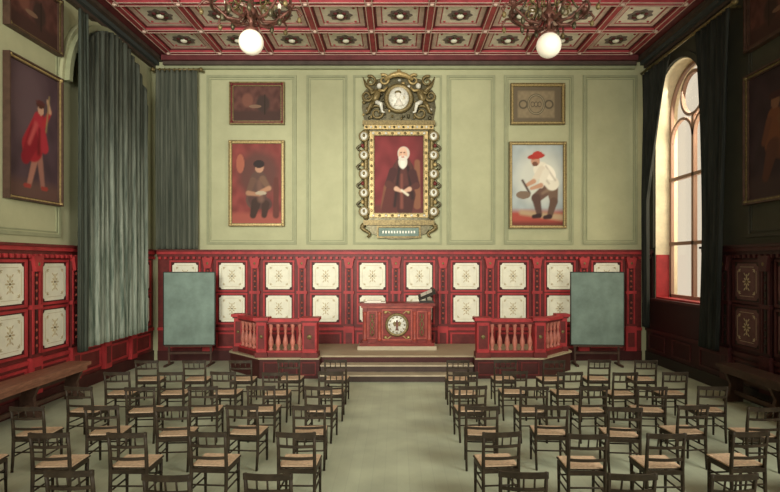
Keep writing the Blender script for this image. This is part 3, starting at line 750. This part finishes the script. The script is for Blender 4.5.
# ------------------------------------------------------------------ chandeliers
def chandelier(x, y, z):
    b = MB()
    g = .205
    b.ell((0, 0, 0), (g, g, g), WHITE, 24, 16)
    b.lathe([(.11, g-.05), (.13, g-.01), (.08, g+.03), (.03, g+.06), (.03, .36), (.07, .40), (.12, .46), (.10, .54), (.04, .60), (.03, .74), (.09, .80), (.11, .88), (.05, .98), (.025, 1.05), (.025, ZC-z-.1), (.12, ZC-z-.05), (.14, ZC-z-.01)], (0, 0, 0), UMBER, 14)
    R = .64
    b.tube([(R*math.cos(a), R*math.sin(a), .56) for a in [i*math.pi/20 for i in range(40)]], .022, UMBER, 7, True)
    b.tube([(.3*math.cos(a), .3*math.sin(a), .80) for a in [i*math.pi/12 for i in range(24)]], .02, BRONZE, 7, True)
    for k in range(8):
        a = k*math.pi/4+.2; c, s = math.cos(a), math.sin(a)
        pr = [(.08, .48), (.2, .36), (.38, .38), (.52, .50), (.64, .60), (.76, .62), (.83, .54), (.79, .48)]
        b.tube([(r*c, r*s, h) for r, h in pr], [.03, .028, .026, .024, .024, .022, .02, .015], UMBER, 7)
        pr = [(.06, .86), (.2, .96), (.36, .9), (.46, .74), (.60, .62)]
        b.tube([(r*c, r*s, h) for r, h in pr], .018, BRONZE, 6)
        pr = [(.3+.11*math.cos(t)*(1-t/12), .60+.11*math.sin(t)*(1-t/12)) for t in [i*.5 for i in range(17)]]
        b.tube([(r*c, r*s, h) for r, h in pr], .015, GOLDD, 6)
        b.lathe([(.02, .58), (.06, .64), (.07, .67), (.025, .67), (.025, .80), (.02, .81)], (.64*c, .64*s, 0), UMBER, 10)
        b.ell((.64*c, .64*s, .85), (.035, .035, .055), WHITE, 10, 7)
        b.ell((.79*c, .79*s, .44), (.04, .04, .05), GOLDD, 8, 6)
        b.ell((.46*c, .46*s, .38), (.04, .04, .07), BRONZE, 8, 6)
    b.obj('chandelier', (x, y, z))
chandelier(-2.43, 9.0, 6.46); chandelier(2.53, 9.0, 6.41)

# ------------------------------------------------------------------ chairs
def chair_mesh():
    b = MB(); w = .205
    for s in (-1, 1):
        b.tube([(s*(w-.005), -.225, 0), (s*w, -.195, .22), (s*w, -.185, .45), (s*w, -.20, .66), (s*(w+.003), -.235, .88)], [.017, .02, .022, .02, .017], CHAIR, 6)
        b.tube([(s*w, .19, 0), (s*w, .185, .43)], [.015, .022], CHAIR, 6)
        b.tube([(s*w, -.195, .2), (s*w, .185, .2)], .011, CHAIR, 5); b.tube([(s*w, -.19, .3), (s*w, .185, .3)], .011, CHAIR, 5)
        b.box(s*w-.018, s*w+.018, -.17, .17, .40, .445, CHAIR)
    b.box(-w, w, .168, .204, .40, .445, CHAIR); b.box(-w, w, -.204, -.168, .40, .445, CHAIR)
    b.box(-w-.02, w+.02, -.165, .225, .445, .460, CHAIR)
    b.box(-w-.008, w+.008, -.158, .215, .460, .474, SEAT)
    b.tube([(-w, .187, .26), (w, .187, .26)], .011, CHAIR, 5); b.tube([(-w, -.195, .26), (w, -.195, .26)], .011, CHAIR, 5)
    def rail(z, h, yy, ext=0):
        n = 6; vs = []; fs = []
        for i in range(n+1):
            t = i/n*2-1; x = t*(w+ext); y = yy-.03*(1-t*t)
            vs += [(x, y-.011, z), (x, y+.011, z), (x, y+.011, z+h), (x, y-.011, z+h)]
        for i in range(n):
            a = 4*i
            for k in range(4): fs.append((a+k, a+(k+1) % 4, a+4+(k+1) % 4, a+4+k))
        fs.append((0, 1, 2, 3)); fs.append((4*n, 4*n+1, 4*n+2, 4*n+3)); b.add(vs, fs, CHAIR)
    rail(.825, .055, -.232, .022); rail(.70, .03, -.21); rail(.56, .03, -.195)
    for x in (-.10, 0, .10):
        yy = .03*(1-(x/w)**2); b.tube([(x, -.21-yy, .72), (x, -.23-yy, .83)], .010, CHAIR, 5)
    return b.mesh('wooden_chair')
cm = chair_mesh(); random.seed(3)
for r in range(6):
    for k in range(5):
        for s in (-1, 1):
            y = 4.95+1.13*r+random.uniform(-.06, .06); x = s*(1.17+.93*k)+random.uniform(-.04, .04)
            o = bpy.data.objects.new('wooden_chair', cm); S.collection.objects.link(o)
            o.location = (x, y+.22, 0); o.rotation_euler = (0, 0, math.radians(random.uniform(-6, 6)))

# ------------------------------------------------------------------ light
w = bpy.data.worlds.new('World'); S.world = w; w.use_nodes = True
bg = w.node_tree.nodes['Background']; bg.inputs[0].default_value = (1.0, .95, .84, 1); bg.inputs[1].default_value = .95
def area(name, loc, target, sx, sy, e, col=(1, .94, .80), spread=180):
    l = bpy.data.lights.new(name, 'AREA'); l.shape = 'RECTANGLE'; l.size = sx; l.size_y = sy; l.energy = e; l.color = col
    l.spread = math.radians(spread)
    o = bpy.data.objects.new(name, l); S.collection.objects.link(o); o.location = loc
    o.rotation_euler = (Vector(target)-Vector(loc)).to_track_quat('-Z', 'Y').to_euler(); return o
area('daylight_right_windows', (6.7, 3.5, 5.0), (-7, 8.0, 4.0), 6, 4.5, 900)
area('rear_fill', (-3.0, -2.2, 5.5), (-1.6, 15, 5.3), 5, 5, 500, (1, .95, .82), 66)  # added fill behind the camera, spread narrowed for falloff on the back wall
area('daylight_window', (8.6, 13.75, 5.2), (2, 12.8, 2.0), 2.2, 5, 300)

# ------------------------------------------------------------------ camera
cd = bpy.data.cameras.new('camera'); cam = bpy.data.objects.new('camera', cd); S.collection.objects.link(cam)
cam.location = (0, 0, 2.8); cam.rotation_euler = (math.radians(90), 0, 0)
cd.sensor_width = 36; cd.lens = 540/780*36; cd.shift_x = -7/780; cd.shift_y = 16/780
S.camera = cam
